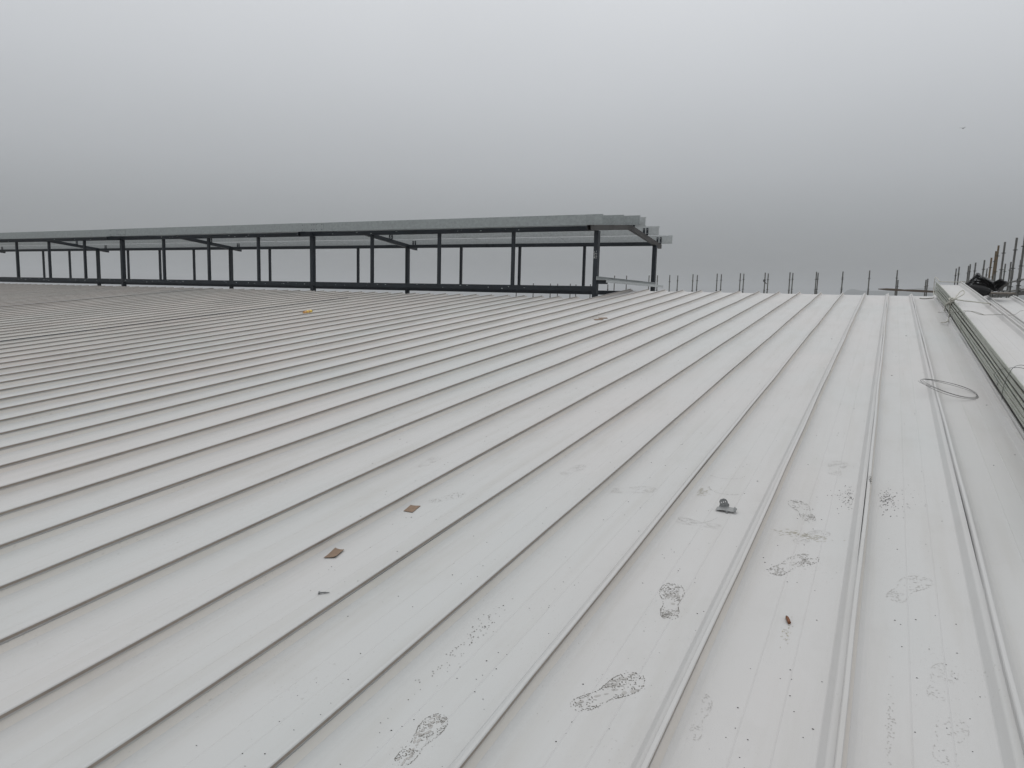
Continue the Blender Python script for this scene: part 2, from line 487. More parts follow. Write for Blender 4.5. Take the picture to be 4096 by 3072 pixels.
# galvanised C purlins, long pieces lapped at the frames
PH = .243
def c_profile(y, z, open_to=1, h=PH, fl=.075, lip=.02, t=.006):
    s_ = open_to
    return [(y, z), (y + s_ * fl, z), (y + s_ * fl, z + lip), (y + s_ * (fl - t), z + lip), (y + s_ * (fl - t), z + t), (y + s_ * t, z + t),
            (y + s_ * t, z + h - t), (y + s_ * (fl - t), z + h - t), (y + s_ * (fl - t), z + h - lip), (y + s_ * fl, z + h - lip), (y + s_ * fl, z + h), (y, z + h)]
ends = [-6.07, -6.04, -6.0, -5.97, -5.95, -5.93]
for pi, (off, sgn) in enumerate(PURL):
    y = RIDGE_Y + off
    z = rafter_top(y) + .004
    segs = [(ends[pi], XE - BAY + .02 - .06), (XE - BAY - .04, XE - 2 * BAY - .04), (XE - 2 * BAY - .043, XE - 4 * BAY - .5)]
    for si, (xb, xa) in enumerate(segs):
        rise = .006 * (si % 2)
        A = [fr(xa, a, b + tz(xa) + rise) for a, b in c_profile(y, z)]
        B = [fr(xb, a, b + tz(xb) + rise) for a, b in c_profile(y, z)]
        pu = MB().poly_prism(A, B).build('purlin', M['galv'] if pi < 3 else M['galv_light'], frame)
        if pi == 0:
            # lap plate with bolts on the outer face
            if si < 2:
                xc = xa
                pb = MB().box(fr(xc - .02, y - .007, z + tz(xc) + .006), fr(xc + .86, y - .0015, z + tz(xc) + PH - .004))
                lp = pb.build('lap_plate', M['galv'], pu)
                for dx in (.05, .40, .50, .60, .80):
                    for dz in (.05, .19): MB().tube([fr(xc + dx, y - .016, z + tz(xc) + dz), fr(xc + dx, y - .0075, z + tz(xc) + dz)], .011, 6).build('bolt', M['steel'], pu)
        if si == 0 and pi < 3:
            for dx in (.12, .22, .32):
                for dz in (.07, .185): MB().tube([fr(xb - dx - .1, y - .012, z + dz), fr(xb - dx - .1, y - .0005, z + dz)], .012, 6).build('bolt', M['bolt'], pu)
# tie rods between the purlins
for j in range(NB - 1):
    for q in (.33, .67):
        x = XE - (j + q) * BAY
        for i0, i1 in ((0, 1), (1, 2), (3, 4), (4, 5)):
            ya, yb = RIDGE_Y + PURL[i0][0] + .01, RIDGE_Y + PURL[i1][0] - .002
            MB().tube([fr(x, ya, rafter_top(ya) + .17 + tz(x)), fr(x + .02, yb, rafter_top(yb) + .06 + tz(x))], .007, 6).build('tie_rod', M['galv_light'], frame)
    ya, yb = RIDGE_Y + PURL[3][0], RIDGE_Y + PURL[5][0] - .01
    x0_, x1_ = XE - (j + .25) * BAY, XE - (j + .9) * BAY
    MB().tube([fr(x0_, ya + .08, rafter_top(ya) + .02 + tz(x0_)), fr(x1_, yb, rafter_top(yb) + .1 + tz(x1_))], .005, 6).build('brace_rod', M['galv_light'], frame)
# Z-shaped galvanised flashing across the gable end, with its bracket
zp = [(-6.272, .578), (-6.272, .494), (-6.02, .494), (-6.02, .432), (-6.014, .432), (-6.014, .500), (-6.266, .500), (-6.266, .572), (-6.20, .572), (-6.20, .578)]
fl = MB().poly_prism([fr(a, 16.15, b) for a, b in zp], [fr(a, 21.02, b) for a, b in zp]).build('gable_flashing', M['galv_light'], frame)
MB().box(fr(-6.275, 16.22, .40), fr(-6.03, 16.30, .490)).build('bracket', M['steel'], frame)
# scuffs down to bare metal along the front beams and posts
fk = MB(); rf = random.Random(21)
def fleck(x, y, z):
    l, h_ = rf.uniform(.006, .035), rf.uniform(.004, .012); sk = rf.uniform(-.01, .01)
    fk.quad(fr(x - l, y, z - h_), fr(x + l, y, z - h_ + sk), fr(x + l * .8, y, z + h_ + sk), fr(x - l * .7, y, z + h_))
for i in range(70):
    x = XE - rf.uniform(.2, 3.2) * BAY
    if min(abs((x - XE) % BAY), BAY - abs((x - XE) % BAY)) < .12: continue
    fleck(x, NEAR_Y + .0105, rf.uniform(.245, .33))
for i in range(30):
    x = XE - rf.uniform(.2, 3.0) * BAY
    if min(abs((x - XE) % BAY), BAY - abs((x - XE) % BAY)) < .12: continue
    fleck(x, NEAR_Y + .0085, rf.uniform(1.70, 1.765) + tz(x))
fk.build('paint_scuffs', M['galv'], frame, kind='stuff')
# chalk scrawl on the end post (unreadable marks)
ck = MB()
for (dx, dz, l, a) in ((-.035, 1.16, .05, 80), (-.030, 1.10, .045, 70), (-.020, 1.05, .05, 100), (-.012, 1.13, .03, 20), (-.036, 1.03, .04, 95), (-.026, 1.02, .03, 60),
                       (.018, 1.17, .04, 85), (.020, 1.12, .04, 5), (.018, 1.08, .04, 90), (.022, 1.05, .03, 10), (.018, 1.02, .04, 80)):
    ca, sa = math.cos(math.radians(a)) * l / 2, math.sin(math.radians(a)) * l / 2
    p = fr(XE + dx, NEAR_Y - .0015, dz); nx, nz = -sa / l * .008, ca / l * .008
    ck.quad(p + Vector((-ca - nx, 0, -sa - nz)), p + Vector((ca - nx, 0, sa - nz)), p + Vector((ca + nx, 0, sa + nz)), p + Vector((-ca + nx, 0, -sa + nz)))
ck.build('chalk_scrawl', M['chalk'], frame)

# ------------------------------------------------------------------ scaffold standards behind the far eave and along the gable
ORD = ['first', 'second', 'third', 'fourth', 'fifth', 'sixth', 'seventh', 'eighth', 'ninth', 'tenth', 'eleventh', 'twelfth', 'thirteenth', 'fourteenth', 'fifteenth']
disc_me = None
def ring_mesh():
    v, f = [], []
    n = 8
    for z in (-.009, .009):
        v += [(.030 * math.cos(2 * math.pi * i / n), .030 * math.sin(2 * math.pi * i / n), z) for i in range(n)]
        v += [((.062 if i % 2 else .054) * math.cos(2 * math.pi * i / n), (.062 if i % 2 else .054) * math.sin(2 * math.pi * i / n), z) for i in range(n)]
    for i in range(n):
        j = (i + 1) % n
        f += [(i, j, n + j, n + i), (2 * n + j, 2 * n + i, 3 * n + i, 3 * n + j), (n + i, n + j, 3 * n + j, 3 * n + i), (j, i, 2 * n + i, 2 * n + j)]
    return mesh('rosette', v, f, M['disc'])
disc_me = ring_mesh()
def pole(x, y, ztop, label, group, lean=(0, 0), first=.30, rust=False, clamp=None, r=.0285):
    root = empty('scaffold_pole', (x, y, 0), label=label, category='scaffold pole', group=group)
    H = ztop + CZ
    def at(z): t = (z - H + 3) ; return Vector((lean[0] * t, lean[1] * t, z))
    MB().tube([at(0), at(H - 1.02)], r, 10).build('tube', M['pole'], root, smooth=False)
    MB().tube([at(H - 1.0), at(H)], r * .97, 10, cap=False).build('upper_tube', M['pole_rust'] if rust else M['pole'], root)
    MB().tube([at(H - 1.12), at(H - .90)], r * 1.22, 10).build('spigot', M['pole'], root)
    z = H - first
    while z > H - 2.6:
        obj('rosette', disc_me, root, Matrix.Translation(at(z)) @ Matrix.Rotation(rnd.uniform(0, 1), 4, 'Z')); z -= .5
    if clamp:
        b = MB().box(at(H - clamp) + Vector((-.07, -.05, -.05)), at(H - clamp) + Vector((.03, .05, .06)))
        b.tube([at(H - clamp) + Vector((-.05, -.07, .02)), at(H - clamp) + Vector((.10, -.07, -.16))], .02, 6)
        b.build('clamp', M['disc'], root)
    return root
G1, G2, G3 = 'scaffold poles beyond the far eave', 'low scaffold poles behind the frame', 'scaffold poles along the gable edge'
front = [(.241, 1.743), (-.888, 1.716), (-2.042, 1.664), (-3.187, 1.646), (-4.368, 1.61), (-5.54, 1.59), (-6.742, 1.553), (-7.88, 1.527), (-9.127, 1.487), (-10.338, 1.44), (-11.476, 1.409), (-13.425, 1.379)]
back = [(.296, 1.331), (-2.102, 1.701), (-3.215, 1.646), (-4.376, 1.627), (-5.549, 1.595), (-6.759, 1.574), (-7.897, 1.541), (-9.174, 1.493), (-10.225, 1.458), (-11.348, 1.454), (-13.097, 1.431)]
for i, (x, zt) in enumerate(front):
    pole(x, 37.3, zt, f'grey scaffold pole beyond the ridge, {ORD[i]} from the right in the nearer row', G1, (rnd.uniform(-.004, .010), 0), .36 + rnd.uniform(-.02, .02), clamp=.4 if i == 5 else None)
for i, (x, zt) in enumerate(back):
    pole(x, 38.4, zt, f'grey scaffold pole of the back row beyond the ridge, {ORD[i]} from the right', G1, (rnd.uniform(-.002, .010), 0), .30 + rnd.uniform(-.02, .02))
low = [(-14.195, .921), (-15.254, .921), (-16.156, .895), (-16.513, .934), (-17.321, .923), (-17.792, .925), (-18.923, .932), (-20.067, .70)]
for i, (x, zt) in enumerate(low):
    pole(x, 38.4, zt, f'low scaffold pole glimpsed through the steel frame, {ORD[i]} from the right end post', G2, (0, 0), .28)
# along the gable: image column and row of each top, on the rows of the gable scaffold
inner = [(4090, 933), (4056, 951), (4010, 968), (3985, 982), (3975, 1005), (3957, 1031), (3930, 1040.5), (3895.5, 1050.5)]
for i, (px, py) in enumerate(inner):
    d = ray(px, py); q = d * (2.9 / d.x)
    pole(q.x, q.y, q.z, f'{"rusty topped" if i in (3, 4, 5) else "tall grey"} gable scaffold pole at far right, {ORD[i]} tall one from the right', G3, (.022, 0), .33, rust=i in (3, 4, 5))
outer = [(4076, 1040), (4037, 1048), (4015, 1055), (3943, 1073.5)]
for i, (px, py) in enumerate(outer):
    d = ray(px, py); q = d * (4.1 / d.x)
    pole(q.x, q.y, q.z, f'thin short scaffold pole behind the tall gable poles, {ORD[i]} from the right', G3, (.02, 0), .32)
corner = [(3878, 1056.6), (3871, 1063), (3833.6, 1067), (3821.8, 1074), (3708, 1115), (3701, 1119)]
cl = ['right pole of the pair just left of the black sheet stack', 'left pole of the pair just left of the black sheet stack', 'right pole of the pair above the panel bundle end', 'left pole of the pair above the panel bundle end', 'right pole of the short pair left of the panel bundle', 'left pole of the short pair left of the panel bundle']
for i, (px, py) in enumerate(corner):
    q = Vector(pix_y(px, py, (36.4, 37.3, 37.3, 38.4, 37.3, 38.4)[i]))
    pole(q.x, q.y, q.z, 'grey scaffold pole, ' + cl[i], G1, (.012, 0), .32)
# guard rails of the gable scaffold
def rail(name, z, x, label, r=.0245, y0=21.0, y1=36.0):
    o = empty(name, wz(x, y0, z), label=label, category='scaffold rail')
    m_ = MB().tube([(0, 0, 0), (0, y1 - y0, 0)], r, 8)
    m_.build('tube', M['pole'], o)
    for yy in (1.6, 4.1, 7.6, 11.0): MB().box((-.045, yy - .04, -.045), (.045, yy + .04, .045)).build('coupler', M['disc'], o)
rail('scaffold_rail', .80, 2.96, 'upper horizontal guard rail tube along the gable scaffold at far right')
rail('scaffold_rail', .55, 2.97, 'lower horizontal guard rail tube along the gable scaffold at far right')
for i, (z, lab) in enumerate(((.40, 'dark toe board plank low behind the gable scaffold poles'),)):
    MB().box((0, -7, -.07), (.04, 8, .05)).build('toe_board', M['disc'], mat4=Matrix.Translation(wz(3.45, 28, z + .15)), label=lab, category='plank')

# timber batten lashed across the poles
a, b = Vector(pix_y(3512, 1156, 36.95)), Vector(pix_y(3738, 1167, 36.95))
L_ = (b - a).length
q = (b - a).to_track_quat('X', 'Z').to_matrix().to_4x4()
rr = random.Random(5)
bat = MB(); loops = []
for i in range(9):
    t = i / 8; hh = .044 + rr.uniform(-.008, .008) - (.03 if i == 0 else 0)
    loops.append([(t * (L_ + .6), -.03, -hh), (t * (L_ + .6), .03, -hh), (t * (L_ + .6), .03, hh + rr.uniform(-.006, .006)), (t * (L_ + .6), -.03, hh)])
k = 0
for lp in loops: bat.v += [Vector(p) for p in lp]
for i in range(8):
    for j in range(4): bat.f.append((4 * i + j, 4 * i + (j + 1) % 4, 4 * i + 4 + (j + 1) % 4, 4 * i + 4 + j))
bat.f += [(3, 2, 1, 0), (32, 33, 34, 35)]
bat.build('timber_batten', M['timber'], mat4=Matrix.Translation(a + Vector((0, 0, CZ))) @ q, label='rough brown timber batten lying level across the poles left of the panel bundle', category='timber')

# ------------------------------------------------------------------ bundle of spare roof panels
BX, BU0, BU1, BW0, STEP, NS = .925, 3.6, 17.80, .070, .0262, 10
def rmat(x, u, w=0, rz=0): return Matrix.Translation(rp(x, u, w)) @ ROOF_ROT @ Matrix.Rotation(rz, 4, 'Z')
bundle = empty('panel_bundle', rp(BX, BU0, BW0), ROOF_ROT, label='long stack of spare white roof panels tied with rope on the right', category='panel stack')
SP = [(.010, .070), (.000, .072), (-.001, .052), (.004, .050), (.006, .044), (.022, .040), (.044, .004), (.052, 0), (.160, 0), (.1635, .0018), (.167, 0), (.270, 0), (.2735, .0018), (.277, 0),
      (.408, 0), (.416, .004), (.438, .040), (.455, .046), (.457, .074), (.468, .076), (.470, .066)]
SP_MAT = [1, 1, 1, 1, 1, 1] + [0] * (len(SP) - 7)
for i in range(NS):
    r = random.Random(40 + i)
    us = [j * (BU1 - BU0) / 24 for j in range(25)]
    e0, ph = r.uniform(-.03, .05), r.uniform(0, 6)
    us[-1] += e0
    amp = .004 if i < NS - 1 else .001
    def sag(u): t = max(0, (u - 9.5) / 4.6); return -.055 * t * t      # the far end is pulled over to the left
    me = sweep_mesh('spare_panel', SP, us, [(sag(u) + amp * math.sin(u * .9 + ph), (.0030 * math.sin(u * .7 + ph) if i else 0) + .012 * max(0, (u - 9.5) / 4.6)) for u in us], [M['roof'], M['edge_shade']], SP_MAT)
    o = obj('spare_panel', me, bundle, Matrix.Translation((r.uniform(-.012, .010), 0, i * STEP + (r.uniform(-.004, .004) if 0 < i < NS - 1 else 0))))
    md = o.modifiers.new('sheet', 'SOLIDIFY'); md.thickness = .0012; md.offset = 1
BT = BW0 + (NS - 1) * STEP                                 # pan level of the topmost sheet
BL = BX - .004
BTOP = BT + .076

# rope round the bundle's end, its knot and tails (pixels of the photograph put on the bundle's faces)
def on_left(px, py, off=-.012): return pix_plane_x(px, py, BL + off)
def on_top(px, py, off=.010):
    x, u = pix_roof(px, py, BTOP + off); return x, u, BTOP + off
def on_pan(px, py, off=.012):
    x, u = pix_roof(px, py, off); return x, u, off
def c7(x, y): return 3700 + x / 5.586, 1080 + y / 5.586
def c6(x, y): return 3600 + x / 3.3185, 900 + y / 3.3185
def c8(x, y): return 3500 + x / 3.017, 1350 + y / 3.017
def cord(paths, r, mat, name, label, cat, group=None, seg=6, n=6, twist=True):
    """paths in roof coordinates"""
    root = empty(name, rp(*paths[0][0][0]), ROOF_ROT, label=label, category=cat, group=group)
    o = Vector(paths[0][0][0])
    for pname, pts in [(p[1], p[0]) for p in paths]:
        sp = smooth_path([Vector(p) - o for p in pts], n)
        rr = random.Random(len(pts))
        sp = [p + Vector((rr.uniform(-1, 1), rr.uniform(-1, 1), rr.uniform(-1, 1))) * r * .25 for p in sp]
        MB().tube(sp, r, seg).build(pname, mat, root, smooth=True)
    return root
RR = .0085
xr = BX + .475
ring_top = [on_top(*c7(330, 262)), (BX + .16, 17.66, BTOP + .006), (BX + .32, 17.68, BTOP + .004), (xr - .02, 17.70, BTOP + .010), (xr + .02, 17.69, BTOP - .05), (xr + .02, 17.69, BW0 + .06)]
u_end = on_left(*c7(215, 300))[1]
left_run = [on_top(*c7(330, 262)), (BL + .01, u_end + .10, BTOP + .012), (BL - .016, u_end, BTOP - .02), on_left(*c7(195, 420)), on_left(*c7(200, 620)), on_left(*c7(240, 750)), on_left(*c7(330, 880)),
            on_left(*c7(385, 945)), on_left(*c7(440, 880), -.018), on_left(*c7(470, 770), -.02), on_left(*c7(560, 690), -.02), on_top(*c7(660, 640), .012)]
loop = [on_top(*c7(660, 640), .02), on_top(*c7(740, 540), .05), on_top(*c7(800, 475), .08), on_top(*c7(850, 460), .08), on_top(*c7(882, 490), .07), on_top(*c7(850, 550), .05), on_top(*c7(760, 600), .03), on_top(*c7(670, 650), .02)]
tail_r = [on_top(*c7(680, 650), .012), on_top(*c7(760, 670), .008), on_top(*c7(900, 690), .004), on_top(*c7(1100, 712), -.004), on_top(*c7(1300, 735), -.004), on_top(*c7(1390, 742), .006), on_top(*c7(1480, 770), -.02), on_top(*c7(1530, 805), -.08)]
tail_d = [on_top(*c7(650, 655), .01), on_left(*c7(590, 720), -.02), on_left(*c7(555, 800), -.02), on_left(*c7(545, 900), -.016), on_left(*c6(655, 1180), -.014), on_left(*c6(645, 1240), -.012)]
tail_d += [on_pan(*c6(625, 1284), .055), on_pan(*c6(545, 1296), .02)]
k0 = Vector(on_top(*c7(620, 660), .012))
knot = []
for i in range(26):
    a = i / 25 * 2 * math.pi * 3
    knot.append(tuple(k0 + Vector((.035 * math.cos(a) - .01, .10 * math.sin(a * .7 + .5), .012 * math.sin(a * 1.3) + .004))))
bite = [on_top(*c7(660, 650), .014), on_left(*c7(560, 700), -.024), on_left(*c7(490, 750), -.026), on_left(*c7(450, 778), -.024), on_left(*c7(530, 740), -.03), on_top(*c7(640, 690), .012)]
cord([(ring_top, 'rope_strand'), (left_run, 'rope_strand'), (loop, 'bow_loop'), (bite, 'bow_loop'), (tail_r, 'rope_tail'), (tail_d, 'rope_tail'), (knot, 'knot')], RR, M['rope'], 'tie_rope',
     'white braided rope knotted in a bow round the end of the panel stack', 'rope')
w2 = [on_pan(*c6(505, 1160), .02), on_left(*c6(570, 1158), -.05), on_left(*c6(660, 1156), -.02), on_left(*c6(760, 1150), -.012), on_top(*c6(880, 1140), .012), on_top(*c6(960, 1152), .01), on_top(*c6(1080, 1190), .006), on_top(*c6(1200, 1192), .004), on_top(*c6(1330, 1190), .006)]
x_, u_ = pix_roof(*c6(1480, 1196), .14); w2 += [(x_, u_, .14)]
x_, u_ = pix_roof(*c6(1545, 1180), .10); w2 += [(x_, u_, .10)]
x_, u_ = pix_roof(*c6(1590, 1145), .10); w2 += [(x_, u_, .10)]
x_, u_ = pix_roof(*c6(1640, 1136), .10); w2 += [(x_, u_, .10)]
w2b = [on_top(*c6(880, 1142), .012), on_top(*c6(830, 1185), .012), on_left(*c6(812, 1240), -.010), on_left(*c6(806, 1340), -.010), on_left(*c6(804, 1430), -.010)]
w2c = [on_top(*c6(880, 1142), .014), on_top(*c6(980, 1150), .03), on_top(*c6(1060, 1172), .03), on_top(*c6(1110, 1190), .01)]
cord([(w2, 'wire_strand'), (w2b, 'wire_strand'), (w2c, 'wire_strand')], .0032, M['rope_grey'], 'tie_wire', 'thin grey cord across the panel stack just below the rope bow', 'wire')
w3 = [on_left(*c8(1530, 750)), on_left(*c8(1540, 640)), on_left(*c8(1565, 550)), on_left(*c8(1610, 450)), on_top(*c8(1650, 385), .008), on_top(*c8(1690, 350), .012), on_top(*c8(1740, 335), .01), on_top(*c8(1800, 337), .008), on_top(*c8(1900, 365), .004)]
w3b = [on_left(*c8(1440, 565), -.02), on_left(*c8(1470, 578), -.02), on_left(*c8(1484, 545), -.02), on_left(*c8(1465, 490), -.02), on_left(*c8(1440, 450), -.02), on_left(*c8(1470, 408), -.02), on_left(*c8(1540, 380), -.01), on_top(*c8(1660, 366), .008), on_top(*c8(1730, 362), .008), on_top(*c8(1800, 374), .006)]
cord([(w3, 'wire_strand'), (w3b, 'wire_strand')], .0020, M['wire'], 'tie_wire', 'dark tie wire with a hooked end on the panel stack at the right frame edge', 'wire')
# short cord end lying on the ridge left of the bundle
cp = [on_pan(3679, 1193), on_pan(3700, 1194.5), on_pan(3718, 1193), on_pan(3742, 1190.5)]
cord([(cp, 'cord_end')], .010, M['rope_grey'], 'loose_cord', 'short grey cord end lying on the roof beside the bundle end', 'rope')

# ------------------------------------------------------------------ stack of black bent sheets by the ridge
HY = 17.62
def hp(px, py, back=0.0, dx=0.0):                          # pixel on an upright plane across the ridge -> roof coordinates
    q_ = Vector(pix_y(px, py, HY)) + Vector((0, 0, CZ)) - ROOF_O
    return Vector((q_.x + dx, q_.dot(RU) + back, q_.dot(RN)))
base_h = hp(3924, 1187); base_h.z = 0
stack = empty('black_sheet_stack', rp(*base_h), ROOF_ROT, label='heap of black bent sheets stacked on the ridge behind the panel bundle', category='sheet stack')
def lerp2(a, b, t): return a[0] + (b[0] - a[0]) * t, a[1] + (b[1] - a[1]) * t
NH = 10
def bent_sheet(i):
    r = random.Random(90 + i); t = i / (NH - 1)
    ctl = [lerp2((3862, 1135), (3905, 1093), t), lerp2((3872, 1140), (3911, 1100), t), lerp2((3897, 1139), (3924, 1106), t), lerp2((3936, 1143), (3950, 1119), t),
           lerp2((3964, 1158), (3966, 1127), t), lerp2((3984, 1167), (3972, 1131), t), lerp2((4006, 1147), (3984, 1124), t), lerp2((4026, 1129), (3997, 1117), t)]
    ctl = [(x + r.uniform(-2, 2), y + r.uniform(-1.2, 1.2)) for x, y in ctl]
    front = smooth_path([hp(*c_) for c_ in ctl], 5)
    NV, v, f = 6, [], []
    off = r.uniform(-.03, .05)
    for a in range(NV + 1):
        bb = a / NV
        for j_, p in enumerate(front):
            w_ = p.z + .03 * bb * math.sin(j_ * .35 + i) * .4 - .05 * bb * bb + (r.uniform(-.02, .02) if a == NV else 0)
            v.append(Vector((p.x + .12 * bb, p.y + off + .55 * bb + .012 * math.sin(j_ * .9 + i), max(w_, .02))) - base_h)
    n = len(front)
    for a in range(NV):
        for j_ in range(n - 1): k_ = a * n + j_; f.append((k_, k_ + 1, k_ + n + 1, k_ + n))
    o = obj('bent_sheet', mesh('bent_sheet', v, f, M['black'], smooth=True), stack)
    md = o.modifiers.new('sheet', 'SOLIDIFY'); md.thickness = .006; md.offset = 0
for i in range(NH): bent_sheet(i)
# the lowest sheet droops to the roof in front
top_l = smooth_path([hp(*c_, -.02) for c_ in ((3868, 1141), (3897, 1140), (3936, 1145), (3966, 1160))], 4)
bot_l = smooth_path([hp(*c_, .10) for c_ in ((3893, 1160), (3908, 1176), (3930, 1186), (3958, 1181))], 4)
v, f = [], []
for a in range(7):
    bb = a / 6
    for p, q_ in zip(top_l, bot_l):
        w_ = p.lerp(q_, bb); w_.y -= .06 * math.sin(math.pi * bb); w_.z = max(w_.z, .012); v.append(w_ - base_h)
n = len(top_l)
for a in range(6):
    for j_ in range(n - 1): k_ = a * n + j_; f.append((k_, k_ + 1, k_ + n + 1, k_ + n))
o = obj('drooping_sheet', mesh('drooping_sheet', v, f, M['black'], smooth=True), stack)
md = o.modifiers.new('sheet', 'SOLIDIFY'); md.thickness = .006; md.offset = 0
# timber offcut under it
x_, u_ = pix_roof(3998, 1176, .08)
MB().poly_prism([(-.22, -.06, 0), (.30, -.03, 0), (.30, .08, 0), (-.22, .06, 0)], [(-.22, -.06, .035), (.30, -.03, .028), (.28, .08, .03), (-.2, .06, .04)]).build(
    'timber_offcut', M['timber_grey'], mat4=rmat(x_, u_, .080, .15), label='grey timber offcut lying under the black sheet stack', category='timber')

# ------------------------------------------------------------------ loose things on the roof
def place(px, py, w=.002, rz=0.0):
    x, u = pix_roof(px, py, w); return rmat(x, u, w, rz)

def card(pxs, label, h=.0022, lift=0.0, w0=.0016, shift=.022):
    """cardboard scrap from its four corners in the photograph, put on the roof"""
    P = [Vector((*pix_roof(px, py, w0), 0)) + Vector((shift, 0, 0)) for px, py in pxs]
    c = sum(P, Vector()) / 4
    n = 6; v, f = [], []
    rr = random.Random(int(pxs[0][0]))
    for top in (0, 1):
        for i in range(n + 1):
            for j in range(n + 1):
                s, t = i / n, j / n
                p = (P[0] * (1 - s) + P[1] * s) * (1 - t) + (P[3] * (1 - s) + P[2] * s) * t - c
                if i in (0, n) or j in (0, n): p += Vector((rr.uniform(-1, 1), rr.uniform(-1, 1), 0)) * .0012 * (1 - top)
                curl = lift * max(0, (s - .55) / .45) ** 2 + lift * .5 * max(0, (.25 - t) / .25) ** 2
                v.append(p + Vector((0, 0, h * top + curl + (pan_h(p.x + c.x) if shift else 0))))
    m = (n + 1) ** 2
    for i in range(n):
        for j in range(n):
            k = i * (n + 1) + j
            f += [(m + k, m + k + n + 1, m + k + n + 2, m + k + 1), (k, k + 1, k + n + 2, k + n + 1)]
    ring = [i * (n + 1) for i in range(n + 1)] + [n * (n + 1) + j for j in range(1, n + 1)] + [i * (n + 1) + n for i in range(n - 1, -1, -1)] + [j for j in range(n - 1, 0, -1)]
    for a, b in zip(ring, ring[1:] + ring[:1]): f.append((a, b, m + b, m + a))
    obj('cardboard_piece', mesh('cardboard_piece', v, f, M['cardboard']), None, rmat(c.x, c.y, w0), label=label, category='cardboard', group='cardboard scraps on the roof')
card([(1602, 2042), (1637, 2048), (1669, 2022), (1631, 2020)], 'small brown cardboard square, the upper of two in the foreground', lift=.001)
card([(1282, 2229), (1328, 2229), (1364, 2199), (1328, 2191)], 'brown cardboard piece with curled lower edge, the lower of two in the foreground', lift=.006)
card([(2371, 1276), (2381, 1281), (2415, 1279), (2409, 1275)], 'brown cardboard strip near the steel frame, lower left of a pair', lift=.002, w0=.004, shift=0)
card([(2391, 1271), (2400, 1275), (2431, 1274), (2427, 1270)], 'brown cardboard strip near the steel frame, upper right of a pair', lift=.002, w0=.004, shift=0)

# yellow glue tube with its orange cap
x_, u_ = pix_roof(1231, 1248, .03)
x1_, u1_ = pix_roof(1216, 1250, .03); x2_, u2_ = pix_roof(1246, 1245, .03)
d_ = Vector((x2_ - x1_, u2_ - u1_, 0)); Lg = .21
tube_root = empty('glue_tube', rp(x_, u_, 0), ROOF_ROT @ Matrix.Rotation(math.atan2(d_.y, d_.x), 4, 'Z'), label='small yellow glue stick with orange cap lying far up the roof', category='glue tube')
MB().tube([(-.05, 0, .034), (-.045, 0, .034), (.11, 0, .034), (.115, 0, .034)], .033, 14).build('barrel', M['yellow'], tube_root, smooth=False)
MB().tube([(-.125, 0, .031), (-.12, 0, .031), (-.0505, 0, .031)], .030, 14).build('cap', M['orange'], tube_root)
MB().tube([(.1155, 0, .034), (.128, 0, .034)], .030, 14).build('end_plug', M['black'], tube_root)
MB().tube([(.0, 0, .034), (.05, 0, .034)], .0336, 14, cap=False).build('dark_print_band', M['orange'], tube_root)

# self-drilling screw
sc = empty('roofing_screw', rp(*pix_roof(1288, 2372, .004)), ROOF_ROT @ Matrix.Rotation(math.radians(38), 4, 'Z'), label='zinc hex head roofing screw lying on the white pan', category='screw')
hz = .0068
s_ = MB().tube([(-.016, 0, hz), (-.0095, 0, hz)], .0062, 6); s_.build('hex_head', M['zinc'], sc)
MB().tube([(-.0094, 0, hz), (-.0078, 0, hz)], .0082, 14).build('washer', M['zinc'], sc)
sh = []
for i in range(40):
    a = i / 39; sh.append((-.0077 + .034 * a, 0, hz - .003 * a))
th = MB().tube(sh, .0026, 8)
th.tube([(-.006 + .024 * i / 90, .0030 * math.cos(i * .9), hz - .0022 * i / 90 + .0030 * math.sin(i * .9)) for i in range(91)], .0006, 4)
th.tube([(.0263, 0, hz - .003), (.034, 0, hz - .0036)], .0024, 8, r2=.0006)
th.build('shank', M['zinc'], sc)

# bent galvanised clip
cx, cu = pix_roof(2905, 2048, .0)
clip = empty('metal_clip', rp(cx, cu, 0), ROOF_ROT, label='bent grey galvanised clip with three holes lying beside a seam', category='clip')
v, f = [], []
def sheet_part(name, grid, mat, th=.0011):
    n, m_ = len(grid), len(grid[0])
    vv = [p for row in grid for p in row]
    ff = [(i * m_ + j, i * m_ + j + 1, (i + 1) * m_ + j + 1, (i + 1) * m_ + j) for i in range(n - 1) for j in range(m_ - 1)]
    o = obj(name, mesh(name, vv, ff, mat), clip)
    md = o.modifiers.new('sheet', 'SOLIDIFY'); md.thickness = th; md.offset = 0
    return o
def plate_with_holes():
    """upright tab, its outline notched, with three punched holes"""
    bm = bmesh.new()
    out = [(-.052, .006), (-.047, .016), (-.044, .024), (-.049, .034), (-.044, .043), (-.026, .049), (-.012, .047), (-.004, .040), (-.001, .033), (.006, .030), (.008, .022), (.002, .015)]
    holes = [(-.037, .031), (-.026, .034), (-.015, .037)]
    def loop(pts): 
        vs = [bm.verts.new((x, .034 - .05 * (x + .02) * .15, z * 1.38)) for x, z in pts]
        return [bm.edges.new((a, b)) for a, b in zip(vs, vs[1:] + vs[:1])]
    ed = loop(out)
    for hx_, hz_ in holes: ed += loop([(hx_ + .0022 * math.cos(a * math.pi / 4), hz_ + .0032 * math.sin(a * math.pi / 4)) for a in range(8)])
    bmesh.ops.triangle_fill(bm, use_beauty=True, edges=ed)
    me = bpy.data.meshes.new('perforated_tab'); bm.to_mesh(me); bm.free(); me.materials.append(M['zinc'])
    o = obj('perforated_tab', me, clip, Matrix.Rotation(math.radians(-12), 4, 'X'))
    md = o.modifiers.new('sheet', 'SOLIDIFY'); md.thickness = .0011; md.offset = 0
plate_with_holes()
grid = []
